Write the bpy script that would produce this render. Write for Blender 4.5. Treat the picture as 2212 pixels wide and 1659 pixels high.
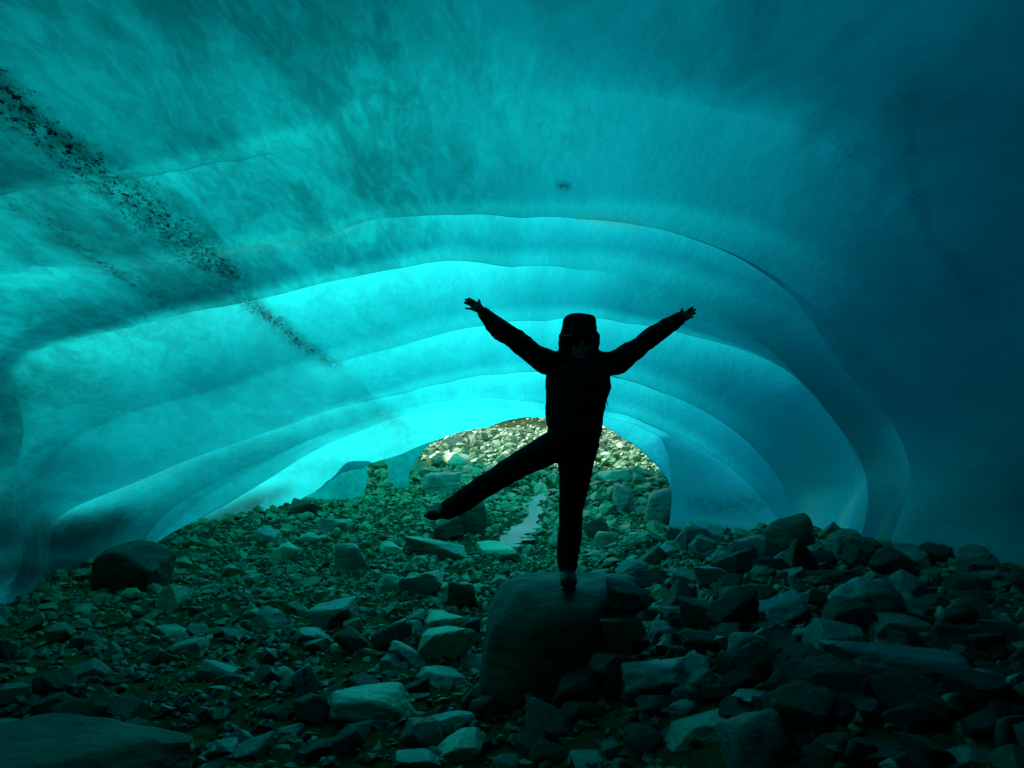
import bpy, bmesh, math, random
import numpy as np
from mathutils import Vector
R = math.radians
for o in list(bpy.data.objects):
    bpy.data.objects.remove(o)
SC = bpy.context.scene
COL = SC.collection

# ------------------------------------------------------------------ camera
CAM = np.array([0.0, 0.0, 1.5]); TILT = R(5.0); FPX = 1640.0   # FPX: focal length in pixels of a 2212 px wide frame
cd = bpy.data.cameras.new('camera'); cam = bpy.data.objects.new('camera', cd); COL.objects.link(cam)
cam.location = CAM; cam.rotation_euler = (R(90) + TILT, 0, 0)
cd.sensor_width = 36; cd.lens = FPX / 2212 * 36; cd.clip_end = 2000; cd.clip_start = 0.05
SC.camera = cam
# ------------------------------------------------------------------ world, sun, exposure
SUN_EL, SUN_AZ = 50.0, -66.0       # azimuth from +Y towards +X (degrees)
w = bpy.data.worlds.new('World'); SC.world = w; w.use_nodes = True
nt = w.node_tree; bg = nt.nodes['Background']
sk = nt.nodes.new('ShaderNodeTexSky'); sk.sky_type = 'NISHITA'; sk.sun_disc = False
sk.sun_elevation = R(SUN_EL); sk.sun_rotation = R(SUN_AZ)
nt.links.new(sk.outputs[0], bg.inputs[0]); bg.inputs[1].default_value = 0.12
sl = bpy.data.lights.new('sun', 'SUN'); sl.energy = 4.0; sl.angle = R(0.5); sl.color = (1.0, 0.97, 0.80)
so = bpy.data.objects.new('sun', sl); COL.objects.link(so)
sv = Vector((math.sin(R(SUN_AZ)) * math.cos(R(SUN_EL)), math.cos(R(SUN_AZ)) * math.cos(R(SUN_EL)), math.sin(R(SUN_EL))))
so.rotation_euler = sv.to_track_quat('Z', 'Y').to_euler(); so.location = sv * 50
SC.view_settings.view_transform = 'Standard'; SC.view_settings.look = 'None'; SC.view_settings.gamma = 1
SC.view_settings.exposure = 0.9
cy = SC.cycles
cy.use_denoising = True; cy.max_bounces = 9; cy.diffuse_bounces = 6; cy.transmission_bounces = 6; cy.glossy_bounces = 3
cy.transparent_max_bounces = 12; cy.volume_bounces = 0; cy.caustics_reflective = False; cy.caustics_refractive = False
cy.sample_clamp_indirect = 6

# ------------------------------------------------------------------ helpers
def ray(px, py):
    """direction of the sight line through point (px, py) of the 2212 x 1659 frame, scaled so that y = 1"""
    a = (np.asarray(px, float) - 1106) / FPX; b = (829.5 - np.asarray(py, float)) / FPX
    c, s = math.cos(TILT), math.sin(TILT)
    dy = c - b * s; dz = s + b * c
    return a / dy, dz / dy
def at(px, py, Y):
    dx, dz = ray(px, py)
    Y = np.asarray(Y, float)
    return np.stack(np.broadcast_arrays(dx * Y, Y, CAM[2] + dz * Y), -1)
def proj(p):
    p = np.asarray(p, float); d = p - CAM
    c, s = math.cos(TILT), math.sin(TILT)
    f = d[..., 1] * c + d[..., 2] * s; u = -d[..., 1] * s + d[..., 2] * c
    f = np.where(f > 0.05, f, 0.05)
    return 1106 + FPX * d[..., 0] / f, 829.5 - FPX * u / f, f
def sstep(a, b, x):
    t = np.clip((np.asarray(x, float) - a) / (b - a), 0, 1); return t * t * (3 - 2 * t)
def hsh(ix, iy, iz, seed):
    h = (ix.astype(np.int64) * 374761393 + iy.astype(np.int64) * 668265263 + iz.astype(np.int64) * 2147483647 + seed * 974711) & 0x7fffffff
    h = ((h ^ (h >> 13)) * 1274126177) & 0x7fffffff
    h = ((h ^ (h >> 16)) * 69069 + 12345) & 0x7fffffff
    return ((h >> 7) & 0xffff) / 65535.0
def vn(p, seed=0):
    p = np.asarray(p, float); i = np.floor(p); f = p - i; f = f * f * (3 - 2 * f); r = 0
    for a in (0, 1):
        for b in (0, 1):
            for c in (0, 1):
                wgt = (f[..., 0] if a else 1 - f[..., 0]) * (f[..., 1] if b else 1 - f[..., 1]) * (f[..., 2] if c else 1 - f[..., 2])
                r = r + wgt * hsh(i[..., 0] + a, i[..., 1] + b, i[..., 2] + c, seed)
    return r * 2 - 1
def fbm(p, oct=4, seed=0, gain=.5):
    r = 0; a = 1; p = np.asarray(p, float)
    for k in range(oct):
        r = r + a * vn(p + 17.3 * k, seed + k); a *= gain; p = p * 2.03
    return r
def v2(x, y, s):   # helper for 2-D noise
    return np.stack(np.broadcast_arrays(x * s, y * s, 0.37 + 0 * x), -1)

def mesh_obj(name, V, F, mats, smooth=True, parent=None, sharp=None):
    me = bpy.data.meshes.new(name)
    me.from_pydata(np.asarray(V).tolist(), [], [list(map(int, f)) for f in F]); me.update()
    if smooth:
        me.shade_smooth()
        if sharp: me.set_sharp_from_angle(angle=R(sharp))
    for m in (mats if isinstance(mats, (list, tuple)) else [mats]): me.materials.append(m)
    o = bpy.data.objects.new(name, me); COL.objects.link(o)
    if parent: o.parent = parent
    return o
def fast_mesh(name, V, F, mat, smooth=False):
    """V (n,3), F (m,k) arrays with constant k"""
    me = bpy.data.meshes.new(name); n = len(V); m, k = F.shape
    me.vertices.add(n); me.vertices.foreach_set('co', np.ascontiguousarray(V, np.float32).ravel())
    me.loops.add(m * k); me.loops.foreach_set('vertex_index', np.ascontiguousarray(F, np.int32).ravel())
    me.polygons.add(m); me.polygons.foreach_set('loop_start', np.arange(0, m * k, k, dtype=np.int32))
    me.polygons.foreach_set('use_smooth', np.full(m, smooth)); me.update(calc_edges=True); me.validate()
    me.materials.append(mat)
    o = bpy.data.objects.new(name, me); COL.objects.link(o); return o
def vattr(me, name, vals, dom='POINT'):
    a = me.attributes.new(name, 'FLOAT', dom); a.data.foreach_set('value', np.asarray(vals, np.float32).ravel())
def tag(o, label=None, cat=None, group=None, kind=None):
    if label: o['label'] = label
    if cat: o['category'] = cat
    if group: o['group'] = group
    if kind: o['kind'] = kind
    return o

# ------------------------------------------------------------------ node material helpers
class NM:
    def __init__(s, name):
        s.m = bpy.data.materials.new(name); s.m.use_nodes = True; s.t = s.m.node_tree; s.t.nodes.clear()
        s.out = s.t.nodes.new('ShaderNodeOutputMaterial')
    def n(s, kind, props=None, **inp):
        nd = s.t.nodes.new('ShaderNode' + kind)
        for k, v in (props or {}).items(): setattr(nd, k, v)
        for k, v in inp.items():
            key = int(k[1:]) if k[0] == '_' and k[1:].isdigit() else k.replace('_', ' ')
            s.set(nd.inputs[key], v)
        return nd
    def set(s, sock, v):
        if isinstance(v, bpy.types.NodeSocket): s.t.links.new(v, sock)
        elif isinstance(v, bpy.types.Node): s.t.links.new(v.outputs[0], sock)
        else: sock.default_value = v
    def math(s, op, a, b=0.0, clamp=False):
        nd = s.n('Math', {'operation': op, 'use_clamp': clamp}, _0=a, _1=b); return nd.outputs[0]
    def mix(s, f, a, b, bt='MIX'):
        nd = s.n('Mix', {'data_type': 'RGBA', 'blend_type': bt}); s.set(nd.inputs[0], f); s.set(nd.inputs[6], a); s.set(nd.inputs[7], b); return nd.outputs[2]
    def ramp(s, v, a, b, lo=0.0, hi=1.0):
        nd = s.n('MapRange', {'clamp': True, 'interpolation_type': 'SMOOTHSTEP'}, Value=v, From_Min=a, From_Max=b, To_Min=lo, To_Max=hi); return nd.outputs[0]
    def noise(s, vec, scale, detail=4, rough=.55, dist=0.0):
        nd = s.n('TexNoise', Scale=scale, Detail=detail, Roughness=rough, Distortion=dist)
        if vec is not None: s.set(nd.inputs['Vector'], vec)
        return nd.outputs[0]
    def attr(s, name): return s.n('Attribute', {'attribute_name': name}).outputs['Fac']
    def mapping(s, vec, scale=(1, 1, 1), rot=(0, 0, 0)):
        nd = s.n('Mapping'); s.set(nd.inputs['Vector'], vec); nd.inputs['Scale'].default_value = scale; nd.inputs['Rotation'].default_value = rot; return nd.outputs[0]
RGB = lambda r, g, b: (r, g, b, 1)

def ice_material(name='glacier_ice', dens=4.2):
    m = NM(name)
    P = m.n('NewGeometry').outputs['Position']
    streaky = m.attr('frost')
    mp = m.mapping(P, (2.1, .48, 2.1), (0, 0, R(9)))
    n1 = m.noise(mp, 1.3, 9, .66, .5)
    n2 = m.noise(m.mapping(P, (6.5, 2.0, 6.5), (0, 0, R(9))), 1.5, 8, .60, .8)
    n3 = m.noise(P, 42, 3, .7)
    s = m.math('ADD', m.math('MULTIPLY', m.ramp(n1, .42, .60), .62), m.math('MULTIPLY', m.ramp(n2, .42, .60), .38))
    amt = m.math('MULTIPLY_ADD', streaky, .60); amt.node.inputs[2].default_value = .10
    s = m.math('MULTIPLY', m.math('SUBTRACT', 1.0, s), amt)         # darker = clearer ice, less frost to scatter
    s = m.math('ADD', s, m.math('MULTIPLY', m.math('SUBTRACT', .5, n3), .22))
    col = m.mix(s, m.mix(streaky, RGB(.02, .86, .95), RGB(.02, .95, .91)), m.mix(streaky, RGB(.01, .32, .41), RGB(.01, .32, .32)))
    vein_glint = m.attr('vein_glint')
    col = m.mix(m.math('MULTIPLY', vein_glint, .9, True), col, RGB(.22, 1, .90))  # pale cracks and painted gleams share this colour
    # silt frozen in the ice: speckle inside traced bands
    d = m.attr('dirt')
    sp = m.noise(m.mapping(P, (30, 15, 30), (0, 0, .3)), 1.0, 6, .85)
    th = m.math('MULTIPLY_ADD', d, -.20); th.node.inputs[2].default_value = .665
    speck = m.ramp(m.math('SUBTRACT', sp, th), 0, .05)
    speck = m.math('MULTIPLY', speck, m.ramp(d, .03, .25), True)
    film = m.math('MULTIPLY', m.math('MULTIPLY', d, m.ramp(m.noise(m.mapping(P, (9, 4, 9)), 1, 7, .75), .25, .7)), 1.0, True)
    col = m.mix(film, col, RGB(.008, .06, .052))
    slt_shd = m.attr('silt_shade'); slt_shd = m.math('MULTIPLY', slt_shd, m.ramp(m.noise(P, 3.5, 5, .6), .2, .6, .75, 1.0))
    col = m.mix(slt_shd, col, RGB(.012, .07, .075))  # silt and the painted wall shade darken the ice alike
    col = m.mix(speck, col, RGB(.02, .012, .01))
    h = m.math('ADD', m.math('MULTIPLY', m.noise(P, 3.2, 5, .55), .6), m.math('MULTIPLY', m.noise(m.mapping(P, (14, 6, 14)), 1, 4, .6), .25))
    bump = m.n('Bump', Strength=.5, Distance=.07, Height=h)
    tr = m.n('BsdfTranslucent', Color=col, Normal=bump); df = m.n('BsdfDiffuse', Color=col, Normal=bump)
    gl = m.n('BsdfGlossy', Color=RGB(1, 1, 1), Roughness=.32, Normal=bump)
    fr = m.n('Fresnel', IOR=1.25, Normal=bump)
    body = m.n('MixShader', _0=m.math('ADD', .30, m.math('MULTIPLY', vein_glint, .45)), _1=tr.outputs[0], _2=df.outputs[0])
    inner = m.n('MixShader', _0=m.math('MULTIPLY', fr.outputs[0], .55), _1=body.outputs[0], _2=gl.outputs[0])
    tp = m.n('BsdfTransparent', Color=RGB(1, 1, 1))
    fin = m.n('MixShader', _0=m.attr('outer'), _1=inner.outputs[0], _2=tp.outputs[0])
    vol = m.n('VolumeAbsorption', Color=RGB(0, .555, .605), Density=dens)
    m.t.links.new(fin.outputs[0], m.out.inputs[0]); m.t.links.new(vol.outputs[0], m.out.inputs[1])
    return m.m
def rock_material(name, a, b, c, rough=.5, sc=1.0, wet=.5):
    m = NM(name)
    P = m.n('TexCoord').outputs['Object']; rnd = m.n('ObjectInfo').outputs['Random']; tone = m.attr('tone')
    off = m.n('VectorMath', {'operation': 'ADD'}, _0=P); m.set(off.inputs[1], m.n('CombineXYZ', X=m.math('MULTIPLY', rnd, 37), Y=rnd, Z=rnd).outputs[0])
    P2 = off.outputs[0]
    n1 = m.noise(P2, 3.0 * sc, 8, .62); n2 = m.noise(P2, 22 * sc, 5, .7); n3 = m.noise(m.mapping(P2, (2, 2, 11), (.4, .3, 0)), 1.6 * sc, 5, .6)
    f = m.math('ADD', m.math('MULTIPLY', m.ramp(n1, .3, .7), .5), m.math('MULTIPLY', m.ramp(n3, .35, .65), .5))
    col = m.mix(f, a, b); col = m.mix(m.ramp(n2, .52, .72, 0, .6), col, c)
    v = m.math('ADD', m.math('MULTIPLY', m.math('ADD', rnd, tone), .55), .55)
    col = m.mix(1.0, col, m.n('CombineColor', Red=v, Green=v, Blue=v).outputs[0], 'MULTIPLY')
    h = m.math('ADD', m.math('MULTIPLY', n1, .55), m.math('ADD', m.math('MULTIPLY', n2, .22), m.math('MULTIPLY', n3, .4)))
    bump = m.n('Bump', Strength=1.0, Distance=.05 / sc, Height=h)
    rg = m.ramp(n1, .3, .7, rough - .12, rough + .2)
    b_ = m.n('BsdfPrincipled', Base_Color=col, Roughness=rg, Normal=bump); b_.inputs['Specular IOR Level'].default_value = wet
    m.t.links.new(b_.outputs[0], m.out.inputs[0]); return m.m
def plain(name, col, rough=.7, spec=.3, noise=None):
    m = NM(name); P = m.n('TexCoord').outputs['Object']
    n = m.noise(P, noise or 60, 4, .6)
    c = m.mix(n, RGB(*[x * .7 for x in col]), RGB(*[x * 1.3 for x in col]))
    bump = m.n('Bump', Strength=.25, Distance=.01, Height=n)
    b = m.n('BsdfPrincipled', Base_Color=c, Roughness=rough, Normal=bump); b.inputs['Specular IOR Level'].default_value = spec
    m.t.links.new(b.outputs[0], m.out.inputs[0]); return m.m

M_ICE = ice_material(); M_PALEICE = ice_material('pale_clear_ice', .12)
M_ROCK = rock_material('grey_green_rock', RGB(.045, .09, .062), RGB(.16, .30, .21), RGB(.03, .055, .038), .30, 1.0, 1.0)
M_DARK = rock_material('dark_rock', RGB(.022, .038, .024), RGB(.075, .115, .07), RGB(.015, .025, .016), .55, 1, .3)
M_PALE = rock_material('pale_rock', RGB(.19, .31, .20), RGB(.40, .60, .38), RGB(.12, .19, .10), .34, 1.0, .8)
M_RUB = rock_material('rubble_rock', RGB(.045, .11, .058), RGB(.20, .40, .19), RGB(.03, .06, .032), .32, 2.0, .5)
M_SILT = rock_material('silt_ground', RGB(.02, .045, .02), RGB(.06, .115, .045), RGB(.012, .028, .012), .9, 2.5, .0)

# ------------------------------------------------------------------ ground
def gz(x, y):
    x = np.asarray(x, float); y = np.asarray(y, float)
    base = sstep(8, 14.5, y) * .74 * (1 - .68 * sstep(-1.2, 2.2, x) * (1 - sstep(13.5, 17, y))) + np.clip(y - 14, 0, None) * .125 + np.clip(y - 26, 0, None) * .28
    edge = .35 + .25 * np.sin(y * 1.1) + .10 * np.clip(y - 6, 0, 20)
    bank = (.37 + .008 * np.clip(y, 0, 8)) * sstep(0, 1.5, x - edge) * (1 - .9 * sstep(-2, 2.2, -y + 2.0) * 0)
    bank = bank * (1 - sstep(9, 11.5, y)) 
    z = np.maximum(base, bank) + .25 * np.minimum(base, bank)
    z = z + .05 * (1 - sstep(9, 12, y)) + .32 * np.exp(-((x + 1.5) ** 2 / .9 + (y - 2.3) ** 2 / .8))
    z = z - .10 * np.exp(-((x - .02 * y + .15) / .35) ** 2) * (1 - sstep(10, 13, y))
    z = z + .5 * sstep(14, 18, y) * sstep(-1, -4.5, x) 
    z = z + .06 * fbm(v2(x, y, .8), 3, 5) + .02 * fbm(v2(x, y, 5.0), 3, 9)
    return z
def ground_hit(px, py):
    dx, dz = ray(px, py)
    Y = np.concatenate([np.arange(1.2, 16, .04), np.arange(16, 60, .2)])
    d = CAM[2] + dz * Y - gz(dx * Y, Y)
    k = np.argmax(d < 0)
    if d[k] >= 0: k = len(Y) - 1
    return float(dx * Y[k]), float(Y[k])
def axis(lo, hi, a, b, st, n):
    g = np.arange(a, b + 1e-6, st)
    l = a - (np.linspace(0, 1, n + 1)[1:] ** 2.2) * (a - lo); r = b + (np.linspace(0, 1, n + 1)[1:] ** 2.2) * (hi - b)
    return np.concatenate([l[::-1], g, r])
gx = axis(-400, 400, -8, 8, .11, 36); gy = axis(-200, 400, -1, 24, .11, 36)
GX, GY = np.meshgrid(gx, gy); GZ = gz(GX, GY)
V = np.stack([GX, GY, GZ], -1).reshape(-1, 3); nx, ny = len(gx), len(gy)
I = (np.arange(ny - 1)[:, None] * nx + np.arange(nx - 1)[None]).ravel()
ground = fast_mesh('ground', V, np.stack([I, I + 1, I + 1 + nx, I + nx], -1), M_SILT, True)
tag(ground, kind='structure')

# ------------------------------------------------------------------ the ice: nested ridges traced as curves, each at its own distance
TH = np.linspace(197, -24, 470); CX0, CY0 = 1180.0, 1060.0
def trace(pts, sm=2.0):
    p = np.array(pts, float); th = np.degrees(np.arctan2(CY0 - p[:, 1], p[:, 0] - CX0)); th[th < -90] += 360
    lr = np.log(np.hypot(p[:, 0] - CX0, p[:, 1] - CY0)); o = np.argsort(th)
    fine = np.linspace(-40, 215, 1600)
    a = np.interp(fine, th[o], lr[o]); y = np.interp(fine, th[o], p[o, 2])
    k = np.exp(-.5 * (np.arange(-30, 31) * (255 / 1600) / sm) ** 2); k /= k.sum()
    a = np.convolve(np.pad(a, 30, 'edge'), k, 'valid')
    k2 = np.exp(-.5 * (np.arange(-90, 91) * (255 / 1600) / 6.0) ** 2); k2 /= k2.sum()
    y = np.convolve(np.pad(y, 90, 'edge'), k2, 'valid')
    r = np.exp(np.interp(TH, fine, a)); Y = np.interp(TH, fine, y); t = np.radians(TH)
    return at(CX0 + r * np.cos(t), CY0 - r * np.sin(t), Y)
def nearring(y, a, b, z0, cx=0.0):
    t = np.radians(TH); return np.stack([cx + a * np.cos(t), np.full_like(t, y), z0 + b * np.sin(t)], -1)
A0 = [(-700, 1400, 2.6), (-620, 1000, 3.2), (-420, 600, 4.0), (-150, 470, 4.4), (0, 425, 4.6), (150, 402, 4.8), (330, 388, 5.0), (550, 350, 5.2), (640, 335, 5.3), (900, 260, 5.4),
      (1200, 200, 5.5), (1500, 215, 5.7), (1850, 350, 5.9), (2120, 620, 6.1), (2280, 900, 6.2), (2330, 1200, 6.2), (2300, 1500, 6.0)]
A = [(-650, 1450, 3.6), (-600, 1100, 4.2), (-350, 760, 5.0), (-150, 650, 5.6), (0, 592, 6.0), (300, 572, 6.5), (500, 542, 6.8), (640, 525, 7.0), (720, 505, 7.0), (765, 482, 7.0), (800, 470, 7.0), (880, 459, 7.0), (1000, 459, 7.0),
     (1130, 470, 7.0), (1250, 477, 7.0), (1380, 490, 7.1), (1500, 522, 7.2), (1600, 565, 7.3), (1700, 635, 7.4), (1760, 700, 7.5), (1805, 765, 7.5), (1870, 840, 7.6), (1930, 930, 7.7),
     (1962, 1010, 7.8), (1955, 1080, 7.8), (1915, 1190, 7.8), (1900, 1400, 7.8)]
B = [(-100, 1420, 6.4), (40, 1240, 7.4), (45, 1100, 7.4), (40, 980, 7.4), (45, 905, 7.3), (18, 820, 7.2), (45, 765, 7.3), (95, 737, 7.5), (160, 735, 7.7), (300, 705, 7.9), (500, 660, 8.1), (620, 630, 8.3), (750, 600, 8.4), (870, 578, 8.5),
     (980, 564, 8.5), (1100, 578, 8.5), (1250, 590, 8.5), (1400, 618, 8.5), (1550, 672, 8.5), (1650, 745, 8.5), (1740, 830, 8.5), (1820, 930, 8.5), (1868, 1020, 8.4), (1875, 1090, 8.4), (1850, 1190, 8.3), (1840, 1400, 8.2)]
C = [(0, 1420, 7.0), (75, 1240, 8.2), (80, 1100, 8.2), (150, 950, 8.4), (300, 885, 8.8), (500, 835, 9.2), (640, 805, 9.6), (735, 786, 9.8), (850, 750, 9.8), (940, 722, 9.8), (1050, 701, 9.8), (1180, 693, 9.8), (1350, 702, 9.8),
     (1500, 728, 9.8), (1620, 762, 9.7), (1740, 832, 9.6), (1815, 920, 9.5), (1845, 1000, 9.4), (1845, 1090, 9.3), (1815, 1190, 9.2), (1800, 1400, 9)]
D = [(100, 1420, 7.6), (110, 1200, 8.8), (112, 1101, 9.0), (200, 1083, 9.3), (240, 1066, 9.5), (310, 1032, 9.8), (425, 985, 10.2), (525, 950, 10.5), (645, 912, 10.9), (780, 870, 11.1), (870, 850, 11.1), (960, 826, 11.1), (1080, 807, 11.1), (1180, 803, 11.1),
     (1330, 820, 11.1), (1430, 848, 11.1), (1550, 905, 11.0), (1640, 980, 10.9), (1700, 1060, 10.8), (1728, 1140, 10.7), (1735, 1400, 10.5)]
D2 = [(230, 1420, 8.6), (270, 1250, 9.6), (330, 1130, 10.2), (420, 1065, 10.5), (540, 1010, 10.9), (660, 955, 11.4), (780, 915, 11.8), (880, 880, 12.0), (1000, 868, 12.0), (1106, 865, 12.0), (1180, 873, 12.0), (1310, 892, 12.0),
      (1400, 918, 12.0), (1450, 943, 12.0), (1540, 985, 11.9), (1640, 1062, 11.8), (1690, 1140, 11.6), (1700, 1400, 11.4)]
E = [(330, 1420, 9.0), (310, 1200, 10.2), (350, 1160, 10.5), (440, 1118, 10.9), (500, 1085, 11.2), (575, 1040, 11.6), (625, 1005, 11.9), (700, 965, 12.2), (780, 930, 12.5), (850, 905, 12.7), (925, 890, 12.8), (1000, 885, 12.8), (1106, 884, 12.8), (1180, 888, 12.8),
     (1310, 903, 12.8), (1390, 928, 12.8), (1425, 948, 12.8), (1440, 985, 12.8), (1445, 1040, 12.8), (1446, 1140, 12.8), (1450, 1260, 12.8)]
F = [(500, 1420, 10.5), (530, 1180, 12.0), (590, 1112, 12.6), (640, 1082, 12.9), (700, 1052, 13.1), (760, 1026, 13.3), (800, 1002, 13.4), (870, 982, 13.6), (945, 950, 13.8), (1050, 924, 14), (1110, 905, 14), (1180, 903, 14), (1300, 916, 14),
     (1345, 946, 14), (1400, 990, 14), (1440, 1035, 14), (1456, 1090, 14), (1460, 1180, 14), (1460, 1260, 14)]
near = [nearring(-6.2, .5, .4, .4), nearring(-5.6, 2.6, 2.2, .4), nearring(-3.0, 4.2, 3.0, .6), nearring(0.2, 4.6, 3.2, .7), nearring(3.0, 4.7, 3.25, .8)]
beyond = [nearring(15.6, 3.9, 1.8, .95, .55), nearring(17.4, 5.2, 2.5, 1.0, .4)]  # unseen roof strips past the mouth, added to tint daylight on the slope
rings = near + [trace(A0, 4), trace(A, 1.3), trace(B, 1.3), trace(C, 1.3), trace(D, 1.3), trace(D2, 1.6), trace(E, .9), trace(F, .8)] + beyond
NR = len(rings); RG = np.array(rings)
ta = [197, 187, 180, 165, 140, 110, 80, 50, 25, 0, -24]
TT = [[3.2] * 11] * 3 + [[2.8, 2.7, 2.5, 2.3, 2.1, 2.0, 2.1, 2.2, 2.4, 2.5, 2.6]] + [
      [2.4, 2.3, 2.1, 1.7, 1.3, 1.1, 1.02, 1.08, 1.2, 1.45, 1.65],    # y 3
      [2.4, 2.2, 1.7, 1.2, .95, .80, .82, .90, 1.0, 1.2, 1.5],    # A0
      [2.4, 1.6, .42, .80, .85, .68, .72, .86, 1.05, 1.3, 1.6],     # A
      [2.4, 1.2, .45, .85, .70, .46, .58, .75, .95, 1.2, 1.5],     # B
      [2.4, 2.2, 1.1, .90, .58, .38, .56, .75, .90, 1.0, 1.2],     # C
      [2.4, 2.2, 1.1, .75, .52, .36, .52, .66, .78, .90, 1.1],     # D
      [2.4, 2.2, 1.2, .55, .28, .18, .30, .42, .50, .65, .80],     # D2
      [1.8, 1.5, .80, .30, .12, .07, .08, .14, .22, .35, .45],     # E
      [.60, .40, .25, .12, .05, .03, .03, .04, .08, .15, .25],     # F
      [.1, .1, .08, .06, .03, .02, .02, .03, .05, .1, .1], [.02] * 11]
THK = np.array([np.interp(TH, ta[::-1], r[::-1]) for r in TT])
# how deep the surface arches up behind each ridge (m): rows of (angle, depth)
HH = {5: [(197, .1), (175, .14), (158, .22), (140, .22), (131, .16), (120, 0), (-24, 0)],
      6: [(197, .04), (172, .05), (150, .16), (128, .22), (110, .40), (60, .45), (35, .40), (10, .45), (-8, .5), (-24, .5)],
      7: [(197, .04), (178, .09), (168, .2), (150, .45), (120, .42), (95, .34), (80, .2), (62, .06), (50, 0), (-24, 0)],
      8: [(197, 0), (157, 0), (149, .20), (120, .30), (60, .34), (35, .32), (10, .2), (-8, .25), (-24, .3)],
      9: [(197, .35), (150, .35), (120, .34), (60, .34), (30, .3), (0, .3), (-24, .3)],
      10: [(197, 0), (160, 0), (140, .06), (110, .12), (60, .14), (40, .25), (0, .3), (-24, .3)],
      11: [(197, .45), (160, .35), (120, .22), (60, .22), (20, .25), (-24, .3)]}
inner, outer = [], []
THIN = [((1800, 1200, 66), (1822, 1110, 50)), ((1822, 1110, 46), (1868, 1040, 34)), ((1868, 1040, 30), (1880, 960, 24)), ((1884, 1210, 80), (1908, 1130, 42)), ((1908, 1130, 40), (1950, 1060, 26)),
        ((1745, 1085, 44), (1745, 1160, 40)), ((1885, 920, 22), (1860, 960, 22)), ((1650, 605, 16), (1735, 690, 18)), ((1770, 580, 12), (1830, 566, 12))]
def crom(p0, p1, p2, p3, t):
    return .5 * ((2 * p1) + (p2 - p0) * t + (2 * p0 - 5 * p1 + 4 * p2 - p3) * t ** 2 + (-p0 + 3 * p1 - 3 * p2 + p3) * t ** 3)
NT = [6, 8, 12, 16, 26, 26, 30, 30, 28, 20, 18, 20, 8, 8]
for k in range(NR - 1):
    p0, p1, p2, p3 = RG[max(k - 1, 0)], RG[k], RG[k + 1], RG[min(k + 2, NR - 1)]
    n = NT[k]; h = 0
    if k in HH:
        a = np.array(HH[k])[::-1]; h = np.interp(TH, a[:, 0], a[:, 1])
    for j in range(n + (k == NR - 2)):
        t = (j / n) ** (1.6 if k in HH else 1.0)
        if k <= 5 and k != 5: b = crom(p0, p1, p2, p3, t)
        else: b = p1 + (p2 - p1) * t
        d = np.stack([b[:, 0] - .04 * b[:, 1], 0 * b[:, 0], np.maximum(b[:, 2] - .6, .0)], -1); d /= np.linalg.norm(d, axis=1)[:, None] + 1e-9
        rec = .95 * h * np.sin(math.pi * t ** (.42 if k == 5 else .62 + (.20 * (1 - sstep(75, 100, TH)) if k == 6 else 0)))
        if t <= 0: rec = 0
        wob = .07 * (1 - .5 * sstep(6, 9, b[:, 1])) * fbm(b * .8, 2, 3) + .03 * (1 - sstep(5, 6.4, b[:, 1]) * .85) * fbm(b * np.array([3.2, 1.4, 3.2]), 2, 8)
        wob = wob + .06 * np.sin(b[:, 2] * 5.2 + b[:, 1] * 1.1 + .8 * np.sin(b[:, 1] * 2.1)) * sstep(167, 179, TH) * sstep(3.5, 5, b[:, 1]) * (1 - sstep(7.5, 9, b[:, 1]))
        inner.append(b + d * (rec + wob)[:, None] if np.ndim(rec) else b + d * wob[:, None])
        T = (THK[k] * (1 - t) + THK[k + 1] * t)
        if k == 5: T = T * (1 - .30 * np.clip(1 - t / .55, 0, 1) * sstep(112, 128, TH) * (1 - sstep(168, 178, TH)))
        if k >= 6: T = T * (1 + np.clip(h / .15, 0, 1) * (-.26 + (.60 + (.55 if k == 6 else 0) * sstep(125, 148, TH) * (1 - .55 * sstep(164, 172, TH))) * t ** 1.5))
        bx, by, bf = proj(b); gv = np.zeros(len(TH))
        for (x0, y0, w0), (x1, y1, w1) in THIN:
            t_ = np.clip(((bx - x0) * (x1 - x0) + (by - y0) * (y1 - y0)) / ((x1 - x0) ** 2 + (y1 - y0) ** 2), 0, 1)
            gv = np.maximum(gv, np.exp(-(np.hypot(bx - x0 - t_ * (x1 - x0), by - y0 - t_ * (y1 - y0)) / (w0 + (w1 - w0) * t_)) ** 2))
        if k >= 5: T = T * (1 - .96 * gv * (bf > 1))
        oo = rec * .85 + (.05 if k < 12 else 0.0); oo = np.maximum(T, oo) + .02 * np.exp(-np.abs(T - oo) / .08)
        outer.append(b + d * (np.maximum(oo, rec + .06) + .03 + .10 * np.clip(T, 0, 1) * fbm(b * .8, 3, 21))[:, None])
inner = np.array(inner); outer = np.array(outer)
# skirts running down below the ground
def skirt(g):
    a = g[:, :1].copy(); a[..., 2] = np.minimum(a[..., 2], 0) - 1.2; b = g[:, -1:].copy(); b[..., 2] = np.minimum(b[..., 2], 0) - 1.2
    return np.concatenate([a, g, b], 1)
inner = skirt(inner); outer = skirt(outer)
nv, nu = inner.shape[:2]
V = np.concatenate([inner.reshape(-1, 3), outer.reshape(-1, 3)]); N1 = nv * nu
I = (np.arange(nv - 1)[:, None] * nu + np.arange(nu - 1)[None]).ravel()
Fi = np.stack([I, I + 1, I + 1 + nu, I + nu], -1); Fo = np.stack([I, I + nu, I + nu + 1, I + 1], -1) + N1
def rim(idx): return np.stack([idx[:-1], idx[1:], idx[1:] + N1, idx[:-1] + N1], -1)
r_near = rim(np.arange(nu)); r_far = rim((nv - 1) * nu + np.arange(nu)); r_l = rim(np.arange(nv) * nu); r_r = rim(np.arange(nv) * nu + nu - 1)
FF = np.concatenate([Fi, Fo, r_near, r_far, r_l, r_r])
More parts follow.
